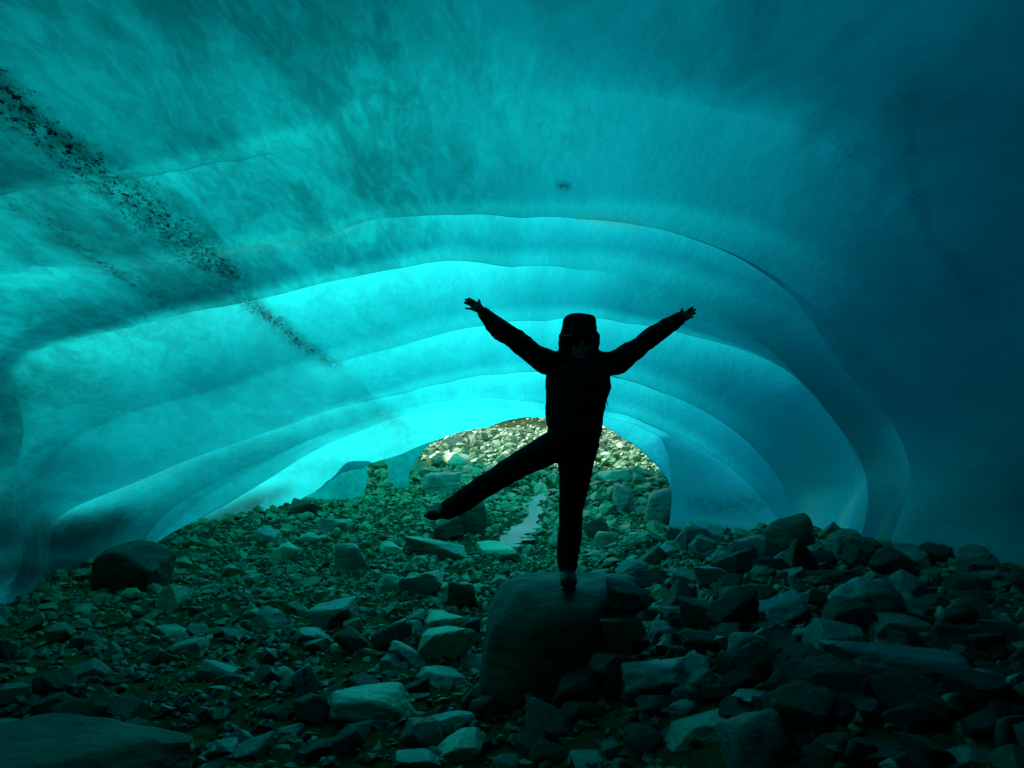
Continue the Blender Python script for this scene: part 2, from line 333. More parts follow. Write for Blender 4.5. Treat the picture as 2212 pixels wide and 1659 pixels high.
ice = fast_mesh('ice_cave_roof', V, FF, M_ICE, True)
RROW = np.cumsum([0] + NT)[5:13]
bm = bmesh.new(); bm.from_mesh(ice.data); bmesh.ops.recalc_face_normals(bm, faces=bm.faces); bm.to_mesh(ice.data); bm.free()
ev = np.empty(len(ice.data.edges) * 2, np.int32); ice.data.edges.foreach_get('vertices', ev); ev = ev.reshape(-1, 2)
shp = (ev < N1).all(1) & (ev[:, 0] // nu == ev[:, 1] // nu) & np.isin(ev[:, 0] // nu, RROW)
sa = ice.data.attributes.get('sharp_edge') or ice.data.attributes.new('sharp_edge', 'BOOLEAN', 'EDGE'); sa.data.foreach_set('value', shp)
vattr(ice.data, 'outer', np.concatenate([np.zeros(len(Fi)), np.ones(len(Fo)), np.zeros(len(FF) - len(Fi) - len(Fo))]), 'FACE')
# stains, pale cracks, painted gleams and wall shade: traced on the surface
Pi = V[:N1]; qx, qy, qf = proj(Pi)
def polyd(pts, wscale=None):
    """distance in frame pixels from each surface vertex to a polyline with widths: returns max of exp(-(d/w)^2)*a"""
    out = np.zeros(len(qx))
    for (x0, y0, w0, a0), (x1, y1, w1, a1) in zip(pts[:-1], pts[1:]):
        dx, dy = x1 - x0, y1 - y0; t = np.clip(((qx - x0) * dx + (qy - y0) * dy) / (dx * dx + dy * dy), 0, 1)
        d = np.hypot(qx - x0 - t * dx, qy - y0 - t * dy); ww = w0 + (w1 - w0) * t
        out = np.maximum(out, np.exp(-(d / ww) ** 2) * (a0 + (a1 - a0) * t))
    return out * (qf > 1.5)
dirt = polyd([(-80, 100, 60, .9), (0, 180, 40, .95), (60, 260, 52, .92), (170, 345, 56, .88), (270, 420, 64, .82), (380, 505, 70, .78), (450, 560, 52, .86), (505, 590, 30, .9)])
dirt = np.maximum(dirt, .5 * polyd([(-80, 160, 100, 1), (60, 290, 90, 1), (270, 460, 100, 1), (430, 570, 90, 1), (500, 620, 50, 1)]))
dirt = np.maximum(dirt, polyd([(330, 480, 90, .45), (420, 560, 90, .5), (480, 620, 60, .5), (500, 660, 20, .2)]))
dirt = np.maximum(dirt, polyd([(0, 430, 40, .5), (100, 470, 40, .5), (180, 545, 24, .6), (260, 595, 22, .7), (330, 640, 18, .6), (400, 680, 14, .3)]))
dirt = np.maximum(dirt, polyd([(530, 650, 26, .7), (590, 690, 20, .8), (650, 745, 17, .8), (725, 788, 15, .6)]) * (qy > 640))
dirt = np.maximum(dirt, polyd([(790, 870, 18, .3), (820, 895, 16, .4), (880, 930, 30, .4), (900, 940, 20, .2)]) * .8)
dirt = np.maximum(dirt, polyd([(960, 300, 22, .35), (1010, 360, 30, .35)])); dirt = np.maximum(dirt, polyd([(1205, 398, 7, .8), (1228, 403, 7, .8)]))
dirt = np.maximum(dirt, polyd([(1960, 215, 12, .3), (1975, 170, 14, .3), (1965, 300, 14, .2), (1980, 430, 16, .45), (2010, 520, 14, .3), (2060, 560, 30, .3), (2120, 640, 40, .3)]))
dirt = np.maximum(dirt, polyd([(1490, 1085, 16, .4), (1560, 1095, 22, .5), (1640, 1085, 22, .5)]))
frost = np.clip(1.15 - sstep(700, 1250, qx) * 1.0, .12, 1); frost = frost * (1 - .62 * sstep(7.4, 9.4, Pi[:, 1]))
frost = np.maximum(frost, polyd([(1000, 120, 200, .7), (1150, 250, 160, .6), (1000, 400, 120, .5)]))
vein_glint = polyd([(290, 577, 8, .12), (500, 545, 8, .2), (620, 528, 8, .25), (720, 505, 8, .2), (790, 476, 7, .1)])  # pale crack with the ridge edge's glint painted in
vein_glint = np.maximum(vein_glint, polyd([(1245, 472, 7, .3), (1300, 476, 10, .6), (1380, 486, 8, .4)]))
vein_glint = np.maximum(vein_glint, polyd([(1690, 600, 4, .3), (1760, 582, 5, .5), (1800, 575, 7, .5), (1880, 550, 6, .6), (1900, 548, 5, .2)]))
vein_glint = np.maximum(vein_glint, polyd([(1560, 550, 5, .2), (1650, 605, 7, .4), (1720, 670, 9, .5), (1765, 725, 6, .2)]))
vein_glint = np.maximum(vein_glint, polyd([(1805, 1190, 8, 1), (1822, 1110, 6, 1), (1845, 1080, 6, .6), (1868, 1040, 5, .5), (1884, 985, 4, .3)]))  # gleam of refracted daylight in the clear flute, painted pale
vein_glint = np.maximum(vein_glint, polyd([(1884, 1200, 11, 1), (1905, 1140, 9, .8), (1935, 1090, 6, .5), (1960, 1040, 7, .3)]))  # second flute's gleam, painted the same way
vein_glint = np.maximum(vein_glint, polyd([(1745, 1080, 20, .5), (1750, 1120, 24, .6), (1745, 1160, 12, .4)]) * .8)  # soft glow at the wall foot, painted pale
vein_glint = np.maximum(vein_glint, polyd([(1440, 1125, 5, .3), (1500, 1118, 5, .5), (1560, 1125, 6, .6), (1620, 1135, 6, .7), (1660, 1130, 6, .4)]))
vein_glint = np.maximum(vein_glint, polyd([(220, 1083, 4, .2), (300, 1042, 4, .5), (360, 1022, 4, .6), (420, 990, 3, .2)]) * .8)
silt_shade = polyd([(-60, 1130, 90, .9), (60, 1170, 70, .95), (180, 1160, 62, .9), (255, 1125, 40, .8)]); silt_shade = np.maximum(silt_shade, polyd([(0, 1230, 60, .9), (200, 1230, 50, .9), (300, 1190, 30, .6)]))
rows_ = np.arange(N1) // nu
silt_shade = np.maximum(silt_shade, polyd([(380, 1165, 44, .95), (480, 1120, 44, .95), (560, 1085, 38, .9), (620, 1058, 26, .6), (660, 1045, 20, .1)]) * (rows_ >= np.cumsum([0] + NT)[11]))  # darker ice in the recess under the shelf edge
silt_shade = np.maximum(silt_shade, polyd([(-60, 300, 110, .45), (120, 470, 90, .42), (330, 610, 80, .42), (440, 650, 40, .4)]) * (qy < 745))  # darker ice below the dirt band
silt_shade = np.maximum(silt_shade, polyd([(120, 660, 40, .25), (200, 660, 60, .35), (420, 660, 40, .35)]) * (qy < 745))
silt_shade = np.maximum(silt_shade, polyd([(2212, 1080, 90, .4), (2000, 1130, 40, .2)]))
sd_ = ((qx - 550) * 220 - (qy - 640) * 270) / math.hypot(220, 270)          # distance from the dirt line running down to the mouth; the wall's shade is painted in on its left
silt_shade = np.maximum(silt_shade, .26 * sstep(12, -10, -(-sd_)) * 0 + .26 * (1 - sstep(-12, 14, sd_)) * sstep(540, 640, qy + .28 * (qx - 300)) * (qf > 6.5) * (Pi[:, 1] > 7) * (qx < 900))
z = np.zeros(N1)
vattr(ice.data, 'silt_shade', np.concatenate([silt_shade, z]))
vattr(ice.data, 'dirt', np.concatenate([dirt, z])); vattr(ice.data, 'frost', np.concatenate([frost, z])); vattr(ice.data, 'vein_glint', np.concatenate([vein_glint, z]))
tag(ice, kind='structure')

# ------------------------------------------------------------------ ice feet beside the far mouth
def ice_foot(name, prof, label, squash=.8):
    """prof: rows (frame x centre, frame y, distance, half width in frame px)"""
    n = 40; V = []
    prof = np.array(prof, float); tt = np.linspace(0, len(prof) - 1, 34)
    pr = np.stack([np.interp(tt, np.arange(len(prof)), prof[:, i]) for i in range(4)], -1)
    for i in range(4):
        pr[:, i] = np.convolve(np.pad(pr[:, i], 2, 'edge'), np.ones(5) / 5, 'valid')
    for x, y, Y, hw in pr:
        c = at(x, y, Y); r = hw / FPX * Y; a = np.linspace(0, 2 * math.pi, n, endpoint=False)
        p = np.stack([c[0] + r * np.cos(a), c[1] + squash * r * np.sin(a), np.full(n, c[2])], -1)
        p += (.10 * r * fbm(p * 2.2, 3, 4))[:, None] * np.stack([np.cos(a), np.sin(a), 0 * a], -1); V.append(p)
    V = np.array(V); m = len(V); F = []
    for i in range(m - 1):
        for j in range(n): F.append((i * n + j, i * n + (j + 1) % n, (i + 1) * n + (j + 1) % n, (i + 1) * n + j))
    F.append(list(range(n))[::-1]); F.append(list(range((m - 1) * n, m * n)))
    o = mesh_obj(name, V.reshape(-1, 3), F, M_PALEICE)
    bm = bmesh.new(); bm.from_mesh(o.data); bmesh.ops.recalc_face_normals(bm, faces=bm.faces); bm.to_mesh(o.data); bm.free()
    N = len(o.data.vertices)
    vattr(o.data, 'outer', [1.0 if p.normal.y > -.25 else 0.0 for p in o.data.polygons], 'FACE'); vattr(o.data, 'dirt', np.zeros(N)); vattr(o.data, 'silt_shade', np.zeros(N)); vattr(o.data, 'frost', np.full(N, .7)); vattr(o.data, 'vein_glint', np.zeros(N))
    return tag(o, label, 'ice', 'ice feet beside the cave mouth')
ice_foot('ice_foot', [(690, 960, 13.7, 108), (695, 1000, 13.6, 102), (708, 1030, 13.5, 90), (716, 1060, 13.4, 76), (728, 1085, 13.4, 54), (740, 1112, 13.4, 26), (744, 1135, 13.4, 6)], 'broad grey green ice foot tapering to a point left of the far mouth', .6)
ice_foot('ice_foot', [(885, 925, 14.6, 76), (880, 955, 14.5, 66), (866, 985, 14.4, 38), (862, 1010, 14.4, 25), (860, 1035, 14.4, 22), (862, 1070, 14.4, 26)], 'slim pale ice column standing at the left edge of the mouth', .6)

# ------------------------------------------------------------------ rocks
def ico(sub):
    bm = bmesh.new(); bmesh.ops.create_icosphere(bm, subdivisions=sub, radius=1)
    V = np.array([v.co[:] for v in bm.verts]); F = np.array([[v.index for v in f.verts] for f in bm.faces]); bm.free()
    return V / np.linalg.norm(V, axis=1)[:, None], F
ICO = {s: ico(s) for s in (3, 4, 5)}
def rockverts(seed, kind, sub=3):
    """unit-size rock: a soft intersection of half spaces with grain on top"""
    rs = np.random.RandomState(seed); D, F = ICO[sub]
    if kind == 'round': n, p, sp, na = 13, 13, .20, .035
    elif kind == 'slab': n, p, sp, na = 9, 60, .24, .02
    elif kind == 'wedge': n, p, sp, na = 7, 55, .30, .02
    else: n, p, sp, na = 10, 45, .24, .025
    N = rs.normal(size=(n, 3)); N /= np.linalg.norm(N, axis=1)[:, None]
    N = np.concatenate([N, [[1, 0, 0], [-1, 0, 0], [0, 1, 0], [0, -1, 0], [0, 0, 1], [0, 0, -1]] + rs.normal(0, .22, (6, 3))]); N /= np.linalg.norm(N, axis=1)[:, None]
    h = np.concatenate([rs.uniform(1 - sp, 1 + sp, n) * (.92 if kind != 'round' else 1.0), rs.uniform(.85, 1.02, 6)])
    if kind == 'slab': h[:n] *= 1.05
    q = np.clip(D @ N.T, 0, None) / h
    r = (q ** p).sum(1) ** (-1 / p)
    V = D * r[:, None]
    o = rs.uniform(0, 50, 3)
    r2 = na * 1.6 * fbm(V * 1.6 + o, 3, seed % 97) + na * .8 * fbm(V * 5 + o, 3, seed % 89)
    st = rs.normal(size=3); st /= np.linalg.norm(st)
    r2 += na * .5 * np.abs(fbm((V @ st)[:, None] * np.array([[7, .3, .3]]) + o, 2, 3))
    return V * (1 + r2)[:, None], F
def place_rock(V, dims, rot, c, sink=.0):
    V = V * np.array(dims) / 2
    ax, ay, az = rot
    Rx = np.array([[1, 0, 0], [0, math.cos(ax), -math.sin(ax)], [0, math.sin(ax), math.cos(ax)]])
    Ry = np.array([[math.cos(ay), 0, math.sin(ay)], [0, 1, 0], [-math.sin(ay), 0, math.cos(ay)]])
    Rz = np.array([[math.cos(az), -math.sin(az), 0], [math.sin(az), math.cos(az), 0], [0, 0, 1]])
    return V @ (Rz @ Ry @ Rx).T
SURF = []      # (x, y, radius) of what already lies on the ground
def rock_obj(name, seed, kind, dims, rot, loc, mat, sub, tone=0.0):
    V, F = rockverts(seed, kind, sub); V = place_rock(V, dims, rot, loc)
    o = fast_mesh(name, V, F, mat, True)
    o.data.set_sharp_from_angle(angle=R(26 if kind != 'round' else 60)); vattr(o.data, 'tone', np.full(len(V), tone)); o.location = loc
    return o
def traced(cx, cy, w, h, kind, tilt, mat, label, seed, name='rock', depth=.8, bury=.2, Y=None, hk=1.0, tone=0.0, roll=0.0, group=None):
    """rock that fills a box of w x h frame pixels centred on (cx, cy), standing where the ground is"""
    if Y is None: X0, Y = ground_hit(cx, cy + h * .38)
    W = w / FPX * Y; Hs = h / FPX * Y; look = math.atan2(1.5 - gz((cx - 1106) / FPX * Y, Y), Y)
    dp = depth * W; H = max(Hs * 1.12 - dp * math.sin(look) * .8, .30 * W) * hk / (1 - bury * .5)
    c = at(cx, cy, Y + dp * .35)
    if Y > 9 and tone == 0: tone = .6  # lighter near the mouth, matching the brightness painted into other stones
    o = rock_obj(name, seed, kind, (W * 1.04, dp, H), (R(roll), R(tilt), R(random.Random(seed).uniform(-14, 14))), c, mat, 5 if w > 110 else 4, tone)
    SURF.append((c[0], c[1], W * .40)); LAND.append((label, c, W)); ALLR.append((o, cx, cy, w))
    return tag(o, label, 'rock', group)
LAND = []; ALLR = []
# the boulder under the person
bV, bF = rockverts(5, 'round', 5)
BT = .655
def big_boulder():
    D, F = ICO[5]; rs = np.random.RandomState(12)
    N = np.array([[0, 0, 1], [.1, -.25, .97], [-1, 0, .1], [-.75, -.2, .62], [1, .1, -.25], [.80, -.5, .1], [0, -1, -.05], [-.5, -.8, .2], [.45, -.82, .3], [0, 1, .1], [-.6, .7, .3], [.5, .8, .2], [0, 0, -1], [-.7, -.3, -.6], [.7, -.3, -.6], [-.35, -.55, .75], [.4, -.5, .74], [0, -.7, -.7]], float)
    N /= np.linalg.norm(N, axis=1)[:, None]
    h = np.array([.42, .45, .47, .50, .47, .43, .44, .50, .52, .42, .52, .56, .5, .55, .55, .50, .52, .56])
    q = np.clip(D @ N.T, 0, None) / h; r = (q ** 24).sum(1) ** (-1 / 24); V = D * r[:, None]
    r2 = .04 * fbm(V * 2.4 + 3, 3, 4) + .010 * fbm(V * 12, 3, 14); V = V * (1 + r2)[:, None]
    o = fast_mesh('boulder', V, F, M_DARK, True); vattr(o.data, 'tone', np.full(len(V), .35))
    o.location = (.29, 4.93, BT - .42 + .012); o.data.set_sharp_from_angle(angle=R(50))
    SURF.append((.29, 4.93, .5)); LAND.append(('the boulder carrying the person', np.array(o.location), 1.0)); ALLR.append((o, 1190, 1370, 310))
    return tag(o, 'large smooth dark boulder with the person standing on its flat top', 'boulder')
BOULDER = big_boulder()
def q3(x, y): return x / 2, 829.5 + y / 2
def q4(x, y): return 1106 + x / 2, 829.5 + y / 2
DK, GR, PL = M_DARK, M_ROCK, M_PALE
L3 = [ # quadrant x, y, w, h, kind, tilt, material, label, extras
 (560, 815, 330, 250, 'round', 0, DK, 'big dark rounded boulder lying against the foot of the left ice wall', dict(name='boulder')),
 (730, 945, 112, 110, 'wedge', -20, PL, 'pale upright shard just right of the dark boulder by the ice', {}),
 (765, 1075, 160, 56, 'slab', 12, GR, 'thin tilted slab below the pale shard and the dark boulder', {}),
 (825, 1145, 130, 84, 'block', 0, GR, 'blunt grey block just below the thin tilted slab on the left', {}),
 (940, 1255, 136, 90, 'wedge', 18, GR, 'sloping wedge of blue grey rock in the middle of the left rubble', {}),
 (1160, 1030, 120, 110, 'slab', 40, GR, 'slab leaning steeply against the jumble left of the big boulder', {}),
 (1340, 1105, 140, 84, 'block', 10, GR, 'blocky teal lit rock halfway between boulder and left wedge', {}),
 (1440, 1010, 190, 130, 'block', -10, GR, 'lumpy ridge backed rock left of the flat pale slabs', {}),
 (1600, 1400, 340, 170, 'round', 6, PL, 'large pale layered rock with a hump, alone in the lower centre', dict(hk=1.1)),
 (1555, 1492, 112, 70, 'block', 0, GR, 'small grey block at the lower edge of the large pale layered rock', {}),
 (1690, 872, 120, 84, 'wedge', 0, PL, 'bright white faced triangular rock up the slope from the dark blocks', {}),
 (1840, 870, 170, 110, 'slab', -14, GR, 'broad green grey slab between the bright triangle and the boulder', {}),
 (1990, 930, 120, 120, 'wedge', 0, DK, 'dark pointed rock with a warm pale edge left of the boulder', {}),
 (1940, 1035, 210, 90, 'slab', 4, PL, 'flat pale slab lying level beside the left flank of the boulder', {}),
 (1915, 1130, 190, 170, 'block', 15, PL, 'jagged pale block below the level slab beside the boulder', {}),
 (1760, 1180, 160, 90, 'slab', 24, GR, 'slanting slab left of the jagged pale block, tip pointing down', {}),
 (1915, 1275, 220, 90, 'slab', 10, PL, 'smooth bright cyan lit slab at mid height left of the boulder', {}),
 (2030, 1085, 92, 110, 'round', 0, DK, 'rounded black stone wedged against the left side of the boulder', {}),
 (1950, 1460, 170, 90, 'block', 0, GR, 'craggy rock under the bright slab near the base of the boulder', {}),
 (1980, 1585, 250, 150, 'block', -22, PL, 'tall pale rock with a dark side at the bottom edge left of the boulder', {}),
 (1800, 1625, 200, 80, 'slab', 6, GR, 'low grey slab at the very bottom beside the tall pale rock', {}),
 (960, 1580, 140, 90, 'block', 0, GR, 'squat grey rock at the bottom between the mound and the centre', {}),
 (1245, 1502, 124, 60, 'slab', -8, GR, 'small flat blue grey slab low in the centre left rubble', {}),
 (1340, 670, 112, 52, 'block', 4, GR, 'flat topped greenish block in the rubble under the ice feet', {}),
 (1450, 620, 100, 66, 'wedge', 0, GR, 'olive wedge shaped rock just below the broad ice foot', {}),
 (1150, 670, 114, 62, 'block', 0, GR, 'dull block beside the lower lip of the left ice shelf', {}),
 (1225, 742, 114, 104, 'block', 12, PL, 'pale upright block below the lip of the left ice shelf', {}),
 (1505, 765, 130, 150, 'round', 0, GR, 'egg shaped rock with a dark underside in the middle slope', {}),
 (1681, 712, 84, 56, 'wedge', 14, PL, 'small bright topped rock left of the raised boot', {}),
 (2150, 730, 150, 76, 'slab', -4, PL, 'wet shining slab in the trickle behind the boulder', {}),
 (1900, 440, 160, 96, 'block', 0, GR, 'dark sided angular block above the raised boot near the mouth', {}),
 (2035, 590, 124, 165, 'block', 8, DK, 'tall slab standing upright beneath the raised lower leg', {}),
 (1930, 640, 120, 100, 'block', -10, DK, 'dark cube like rock directly beneath the raised boot', {}),
 (1945, 262, 92, 62, 'block', 0, PL, 'yellowish block at the upper left corner of the mouth', {}),
 (1975, 335, 110, 64, 'round', 0, PL, 'rounded yellow green rock just inside the mouth', {}),
 (1310, 542, 112, 74, 'slab', 20, DK, 'dark slab tucked under the edge of the left ice shelf', {}),
 (1905, 720, 200, 84, 'slab', 6, GR, 'wide grey slab between raised boot and wet shining slab', {}),
 (1860, 585, 60, 36, 'round', 0, PL, 'small pale cobble touching the tip of the raised boot', {}),
 (250, 1680, 1060, 290, 'slab', 3, DK, 'huge smooth slab backed boulder filling the bottom left corner', dict(name='boulder', Y=2.75, tone=.2, hk=.9, depth=.8)),
]
L4 = [
 (500, 930, 210, 130, 'block', 14, DK, 'dark split block resting against the right side of the boulder', dict(Y=4.55)),
 (470, 1080, 180, 140, 'wedge', -10, DK, 'black wedge filling the gap right of the boulder, below the split block', dict(Y=4.4)),
 (430, 1210, 190, 120, 'block', 6, DK, 'black block low on the right side of the boulder', dict(Y=4.25)),
 (640, 545, 130, 180, 'round', 14, GR, 'rounded boulder half hidden at the right foot of the mouth', {}),
 (485, 515, 92, 124, 'block', 10, GR, 'upright block left of the boulder at the right foot of the mouth', {}),
 (350, 645, 118, 110, 'block', -18, DK, 'dark leaning block just right of the standing leg', {}),
 (405, 690, 100, 92, 'block', 0, GR, 'cube shaped rock behind the boulder, right of the standing leg', {}),
 (430, 405, 150, 56, 'slab', 0, PL, 'long pale slab lying in the middle of the mouth', {}),
 (1215, 665, 200, 150, 'round', 0, DK, 'big black rounded boulder on the crest under the central arch', dict(name='boulder')),
 (1430, 725, 112, 86, 'block', 0, DK, 'black block on the crest between the boulder and the clear flutes', {}),
 (1560, 735, 150, 64, 'slab', 0, DK, 'low black rock on the crest below the glowing flute', {}),
 (1790, 722, 130, 76, 'wedge', 0, DK, 'black peaked rock on the crest at the right', {}),
 (870, 852, 130, 110, 'wedge', 0, GR, 'pyramid shaped grey rock right of the boulder', {}),
 (540, 870, 200, 130, 'block', 10, DK, 'dark broken block leaning on the right shoulder of the boulder', {}),
 (600, 760, 140, 60, 'slab', -34, DK, 'thin dark slab tilted upwards behind the right shoulder of the boulder', {}),
 (1520, 965, 260, 250, 'round', -24, GR, 'big egg shaped boulder leaning left on the right bank', dict(name='boulder')),
 (1630, 785, 170, 110, 'round', -16, DK, 'dark rounded rock just under the crest above the egg shaped boulder', {}),
 (1390, 835, 230, 70, 'slab', -4, DK, 'long low dark slab above left of the egg shaped boulder', {}),
 (2040, 860, 200, 100, 'slab', -8, GR, 'broad flat rock near the right edge under the crest', {}),
 (2030, 935, 150, 80, 'slab', -4, GR, 'flat topped rock just under the broad flat rock at the right', {}),
 (1150, 1010, 220, 110, 'wedge', -16, GR, 'long sharp edged rock pointing up right in the middle of the bank', {}),
 (760, 1010, 250, 110, 'slab', 10, DK, 'dim long slab sloping down right of the boulder', {}),
 (1640, 1060, 290, 140, 'round', -4, GR, 'humped rock resting above the huge flat topped boulder', {}),
 (1950, 1005, 200, 130, 'block', 14, DK, 'dark block right of the egg shaped boulder', {}),
 (1100, 1115, 140, 120, 'block', -26, GR, 'leaning angular block in the middle of the bank', {}),
 (1310, 1115, 200, 124, 'block', 0, GR, 'square shouldered rock left of the huge flat topped boulder', {}),
 (1690, 1225, 570, 230, 'round', 2, GR, 'huge flat topped boulder in the right foreground', dict(name='boulder')),
 (2010, 1105, 290, 84, 'slab', -6, GR, 'pale edged slab lying on the right of the huge flat topped boulder', {}),
 (655, 1280, 350, 215, 'block', -4, GR, 'big rough slab faced rock right of the base of the boulder', dict(name='boulder')),
 (850, 1130, 250, 130, 'round', 8, DK, 'dim rounded rock above the big rough slab faced rock', {}),
 (740, 1425, 116, 110, 'round', 0, GR, 'small rounded rock behind the tilted light slab', {}),
 (820, 1490, 300, 110, 'slab', -20, PL, 'long light grey slab tilted up to the right in the foreground', {}),
 (1065, 1370, 124, 90, 'block', 0, GR, 'modest grey block right of the big rough slab faced rock', {}),
 (300, 1350, 230, 200, 'round', 0, DK, 'nearly black rounded rock below the base of the boulder', {}),
 (2070, 1315, 220, 160, 'round', 10, GR, 'rounded grey rock right of the huge flat topped boulder', {}),
 (1895, 1410, 120, 140, 'round', 10, GR, 'upright egg of rock below the huge flat topped boulder', {}),
 (2185, 1340, 90, 160, 'round', 0, GR, 'rock cut off by the right edge of the view', {}),
 (1400, 1565, 180, 120, 'round', -12, DK, 'dim rock in the lower middle of the right foreground', {}),
 (2160, 1520, 150, 180, 'round', 0, DK, 'dim tall rock in the bottom right corner', {}),
 (1600, 1590, 270, 130, 'block', -6, DK, 'wide dim rock at the bottom of the right foreground', {}),
 (1960, 1490, 130, 76, 'slab', 8, GR, 'small slab between the upright egg and the corner rock', {}),
 (2010, 1620, 240, 90, 'slab', -4, GR, 'pale topped slab on the bottom edge at the right', {}),
 (350, 1625, 180, 84, 'round', 0, GR, 'rounded grey rock on the bottom edge below the boulder', {}),
 (180, 1600, 170, 110, 'block', 10, DK, 'dark wedge at the bottom edge beneath the big boulder', {}),
 (560, 1560, 170, 120, 'block', 0, DK, 'dim block on the bottom edge left of the tilted light slab', {}),
]
random.seed(4)
sd = 100
for lst, q in ((L3, q3), (L4, q4)):
    for (x, y, w_, h_, kind, tilt, mat, label, ex) in lst:
        sd += 7; cx, cy_ = q(x, y); traced(cx, cy_, w_ / 2, h_ / 2, kind, tilt, mat, label, sd, **ex)

# every other stone: scattered in the world; the ones that show largest become objects, the rest one mass of rubble
rs = np.random.RandomState(8)
WP = [(1085, 1188, 40), (1092, 1178, 46), (1105, 1165, 50), (1140, 1140, 26), (1155, 1110, 20), (1150, 1090, 18), (1185, 1060, 14)]
WG = np.array([ground_hit(a, b) + (c / FPX * ground_hit(a, b)[1],) for a, b, c in WP])
def wet(x, y):
    d = np.full(len(x), 9.0); ww = .2
    for (x0, y0, w0), (x1, y1, w1) in zip(WG[:-1], WG[1:]):
        t = np.clip(((x - x0) * (x1 - x0) + (y - y0) * (y1 - y0)) / ((x1 - x0) ** 2 + (y1 - y0) ** 2 + 1e-9), 0, 1)
        d = np.minimum(d, np.hypot(x - x0 - t * (x1 - x0), y - y0 - t * (y1 - y0)) / (w0 + (w1 - w0) * t))
    return d
def inside(x, y):
    xl = np.interp(y, [0, 5, 9, 11, 13, 14.2, 15], [-4.6, -5.2, -5.4, -5.0, -3.6, -2.6, -9]); xr = np.interp(y, [0, 5, 8, 11, 12.5, 14.2, 15], [4.4, 4.6, 4.3, 4.2, 3.0, 3.2, 9])
    xl = np.where(y > 15, -3 - .62 * (y - 10), xl); xr = np.where(y > 15, 3.4 + .62 * (y - 10), xr)
    return (x > xl) & (x < xr)
pts = []
def scatter(n, ylo, yhi, ypow, rlo, rhi, rpow, cond=None):
    y = ylo + (yhi - ylo) * rs.rand(n) ** ypow; x = (rs.rand(n) * 2 - 1) * np.minimum(6.0 + .7 * np.clip(y - 8, 0, 40), .86 * y + 1.2)
    r = rlo + (rhi - rlo) * rs.rand(n) ** rpow
    ok = inside(x, y)
    if cond is not None: ok &= cond(x, y)
    return np.stack([x, y, r], -1)[ok]
rightbank = lambda x, y: x > .9
leftside = lambda x, y: x <= .9
big = np.concatenate([scatter(3200, 2.0, 14.5, .8, .13, .36, 1.5, rightbank), scatter(4200, 2.2, 14.5, .7, .08, .24, 1.5, leftside), scatter(4000, 14.2, 24, .85, .16, .50, 1.7), scatter(4500, 22, 44, .85, .16, .52, 2.0)])
big = big[np.argsort(-big[:, 2])]
kept = list(map(list, SURF)); keepr = []
K = np.array(kept)
for x, y, r in big:
    d = np.hypot(K[:, 0] - x, K[:, 1] - y)
    if (d < .60 * (K[:, 2] + r * .5)).any() or wet(np.array([x]), np.array([y]))[0] < .6: continue
    keepr.append((x, y, r)); K = np.vstack([K, [x, y, r * .55]])
keepr = np.array(keepr)
small = np.concatenate([scatter(34000, 1.8, 14.5, .66, .025, .11, 2.0), scatter(9000, 2, 13, .75, .05, .15, 1.5, rightbank), scatter(2600, 2, 6.5, .8, .07, .20, 1.2, rightbank), scatter(16000, 14, 31, .85, .05, .22, 1.8), scatter(14000, 22, 33, .9, .08, .26, 1.5), scatter(9000, 14, 23, .9, .07, .22, 1.5), scatter(7000, 31, 42, 1, .12, .32, 1.3)])
D_ = np.hypot(small[:, 0, None] - K[None, :len(SURF), 0], small[:, 1, None] - K[None, :len(SURF), 1]); small = small[(D_ > K[None, :len(SURF), 2] * .75).all(1)]; small = small[wet(small[:, 0], small[:, 1]) > .35 + .5 * rs.rand(len(small))]

# prototypes of angular stones (few flat faces)
def hull(seed, n, soft):
    r_ = np.random.RandomState(seed); bm = bmesh.new()
    P = r_.normal(size=(n, 3)); P /= np.linalg.norm(P, axis=1)[:, None]; P *= r_.uniform(soft, 1, (n, 1))
    for p in P: bm.verts.new(p)
    res = bmesh.ops.convex_hull(bm, input=bm.verts)
    dele = [v for v in bm.verts if not v.link_faces]
    bmesh.ops.delete(bm, geom=dele, context='VERTS'); bmesh.ops.triangulate(bm, faces=bm.faces)
    bm.verts.index_update(); V = np.array([v.co[:] for v in bm.verts]); F = np.array([[v.index for v in f.verts] for f in bm.faces]); bm.free()
    V -= V.mean(0); V /= np.abs(V).max(0); return V, F
HP = [hull(200 + i, 13 + i % 12, .75) for i in range(30)]
def rotm(a, b, c):
    Rx = np.array([[1, 0, 0], [0, math.cos(a), -math.sin(a)], [0, math.sin(a), math.cos(a)]])
    Ry = np.array([[math.cos(b), 0, math.sin(b)], [0, 1, 0], [-math.sin(b), 0, math.cos(b)]])
    Rz = np.array([[math.cos(c), -math.sin(c), 0], [math.sin(c), math.cos(c), 0], [0, 0, 1]])
    return Rz @ Ry @ Rx
allst = np.concatenate([keepr, small]); P0 = np.stack([allst[:, 0], allst[:, 1], gz(allst[:, 0], allst[:, 1])], -1)
ux, uy, uf = proj(P0); size = allst[:, 2] / uf * FPX
infr = (ux > -20) & (ux < 2232) & (uy > 0) & (uy < 1680)
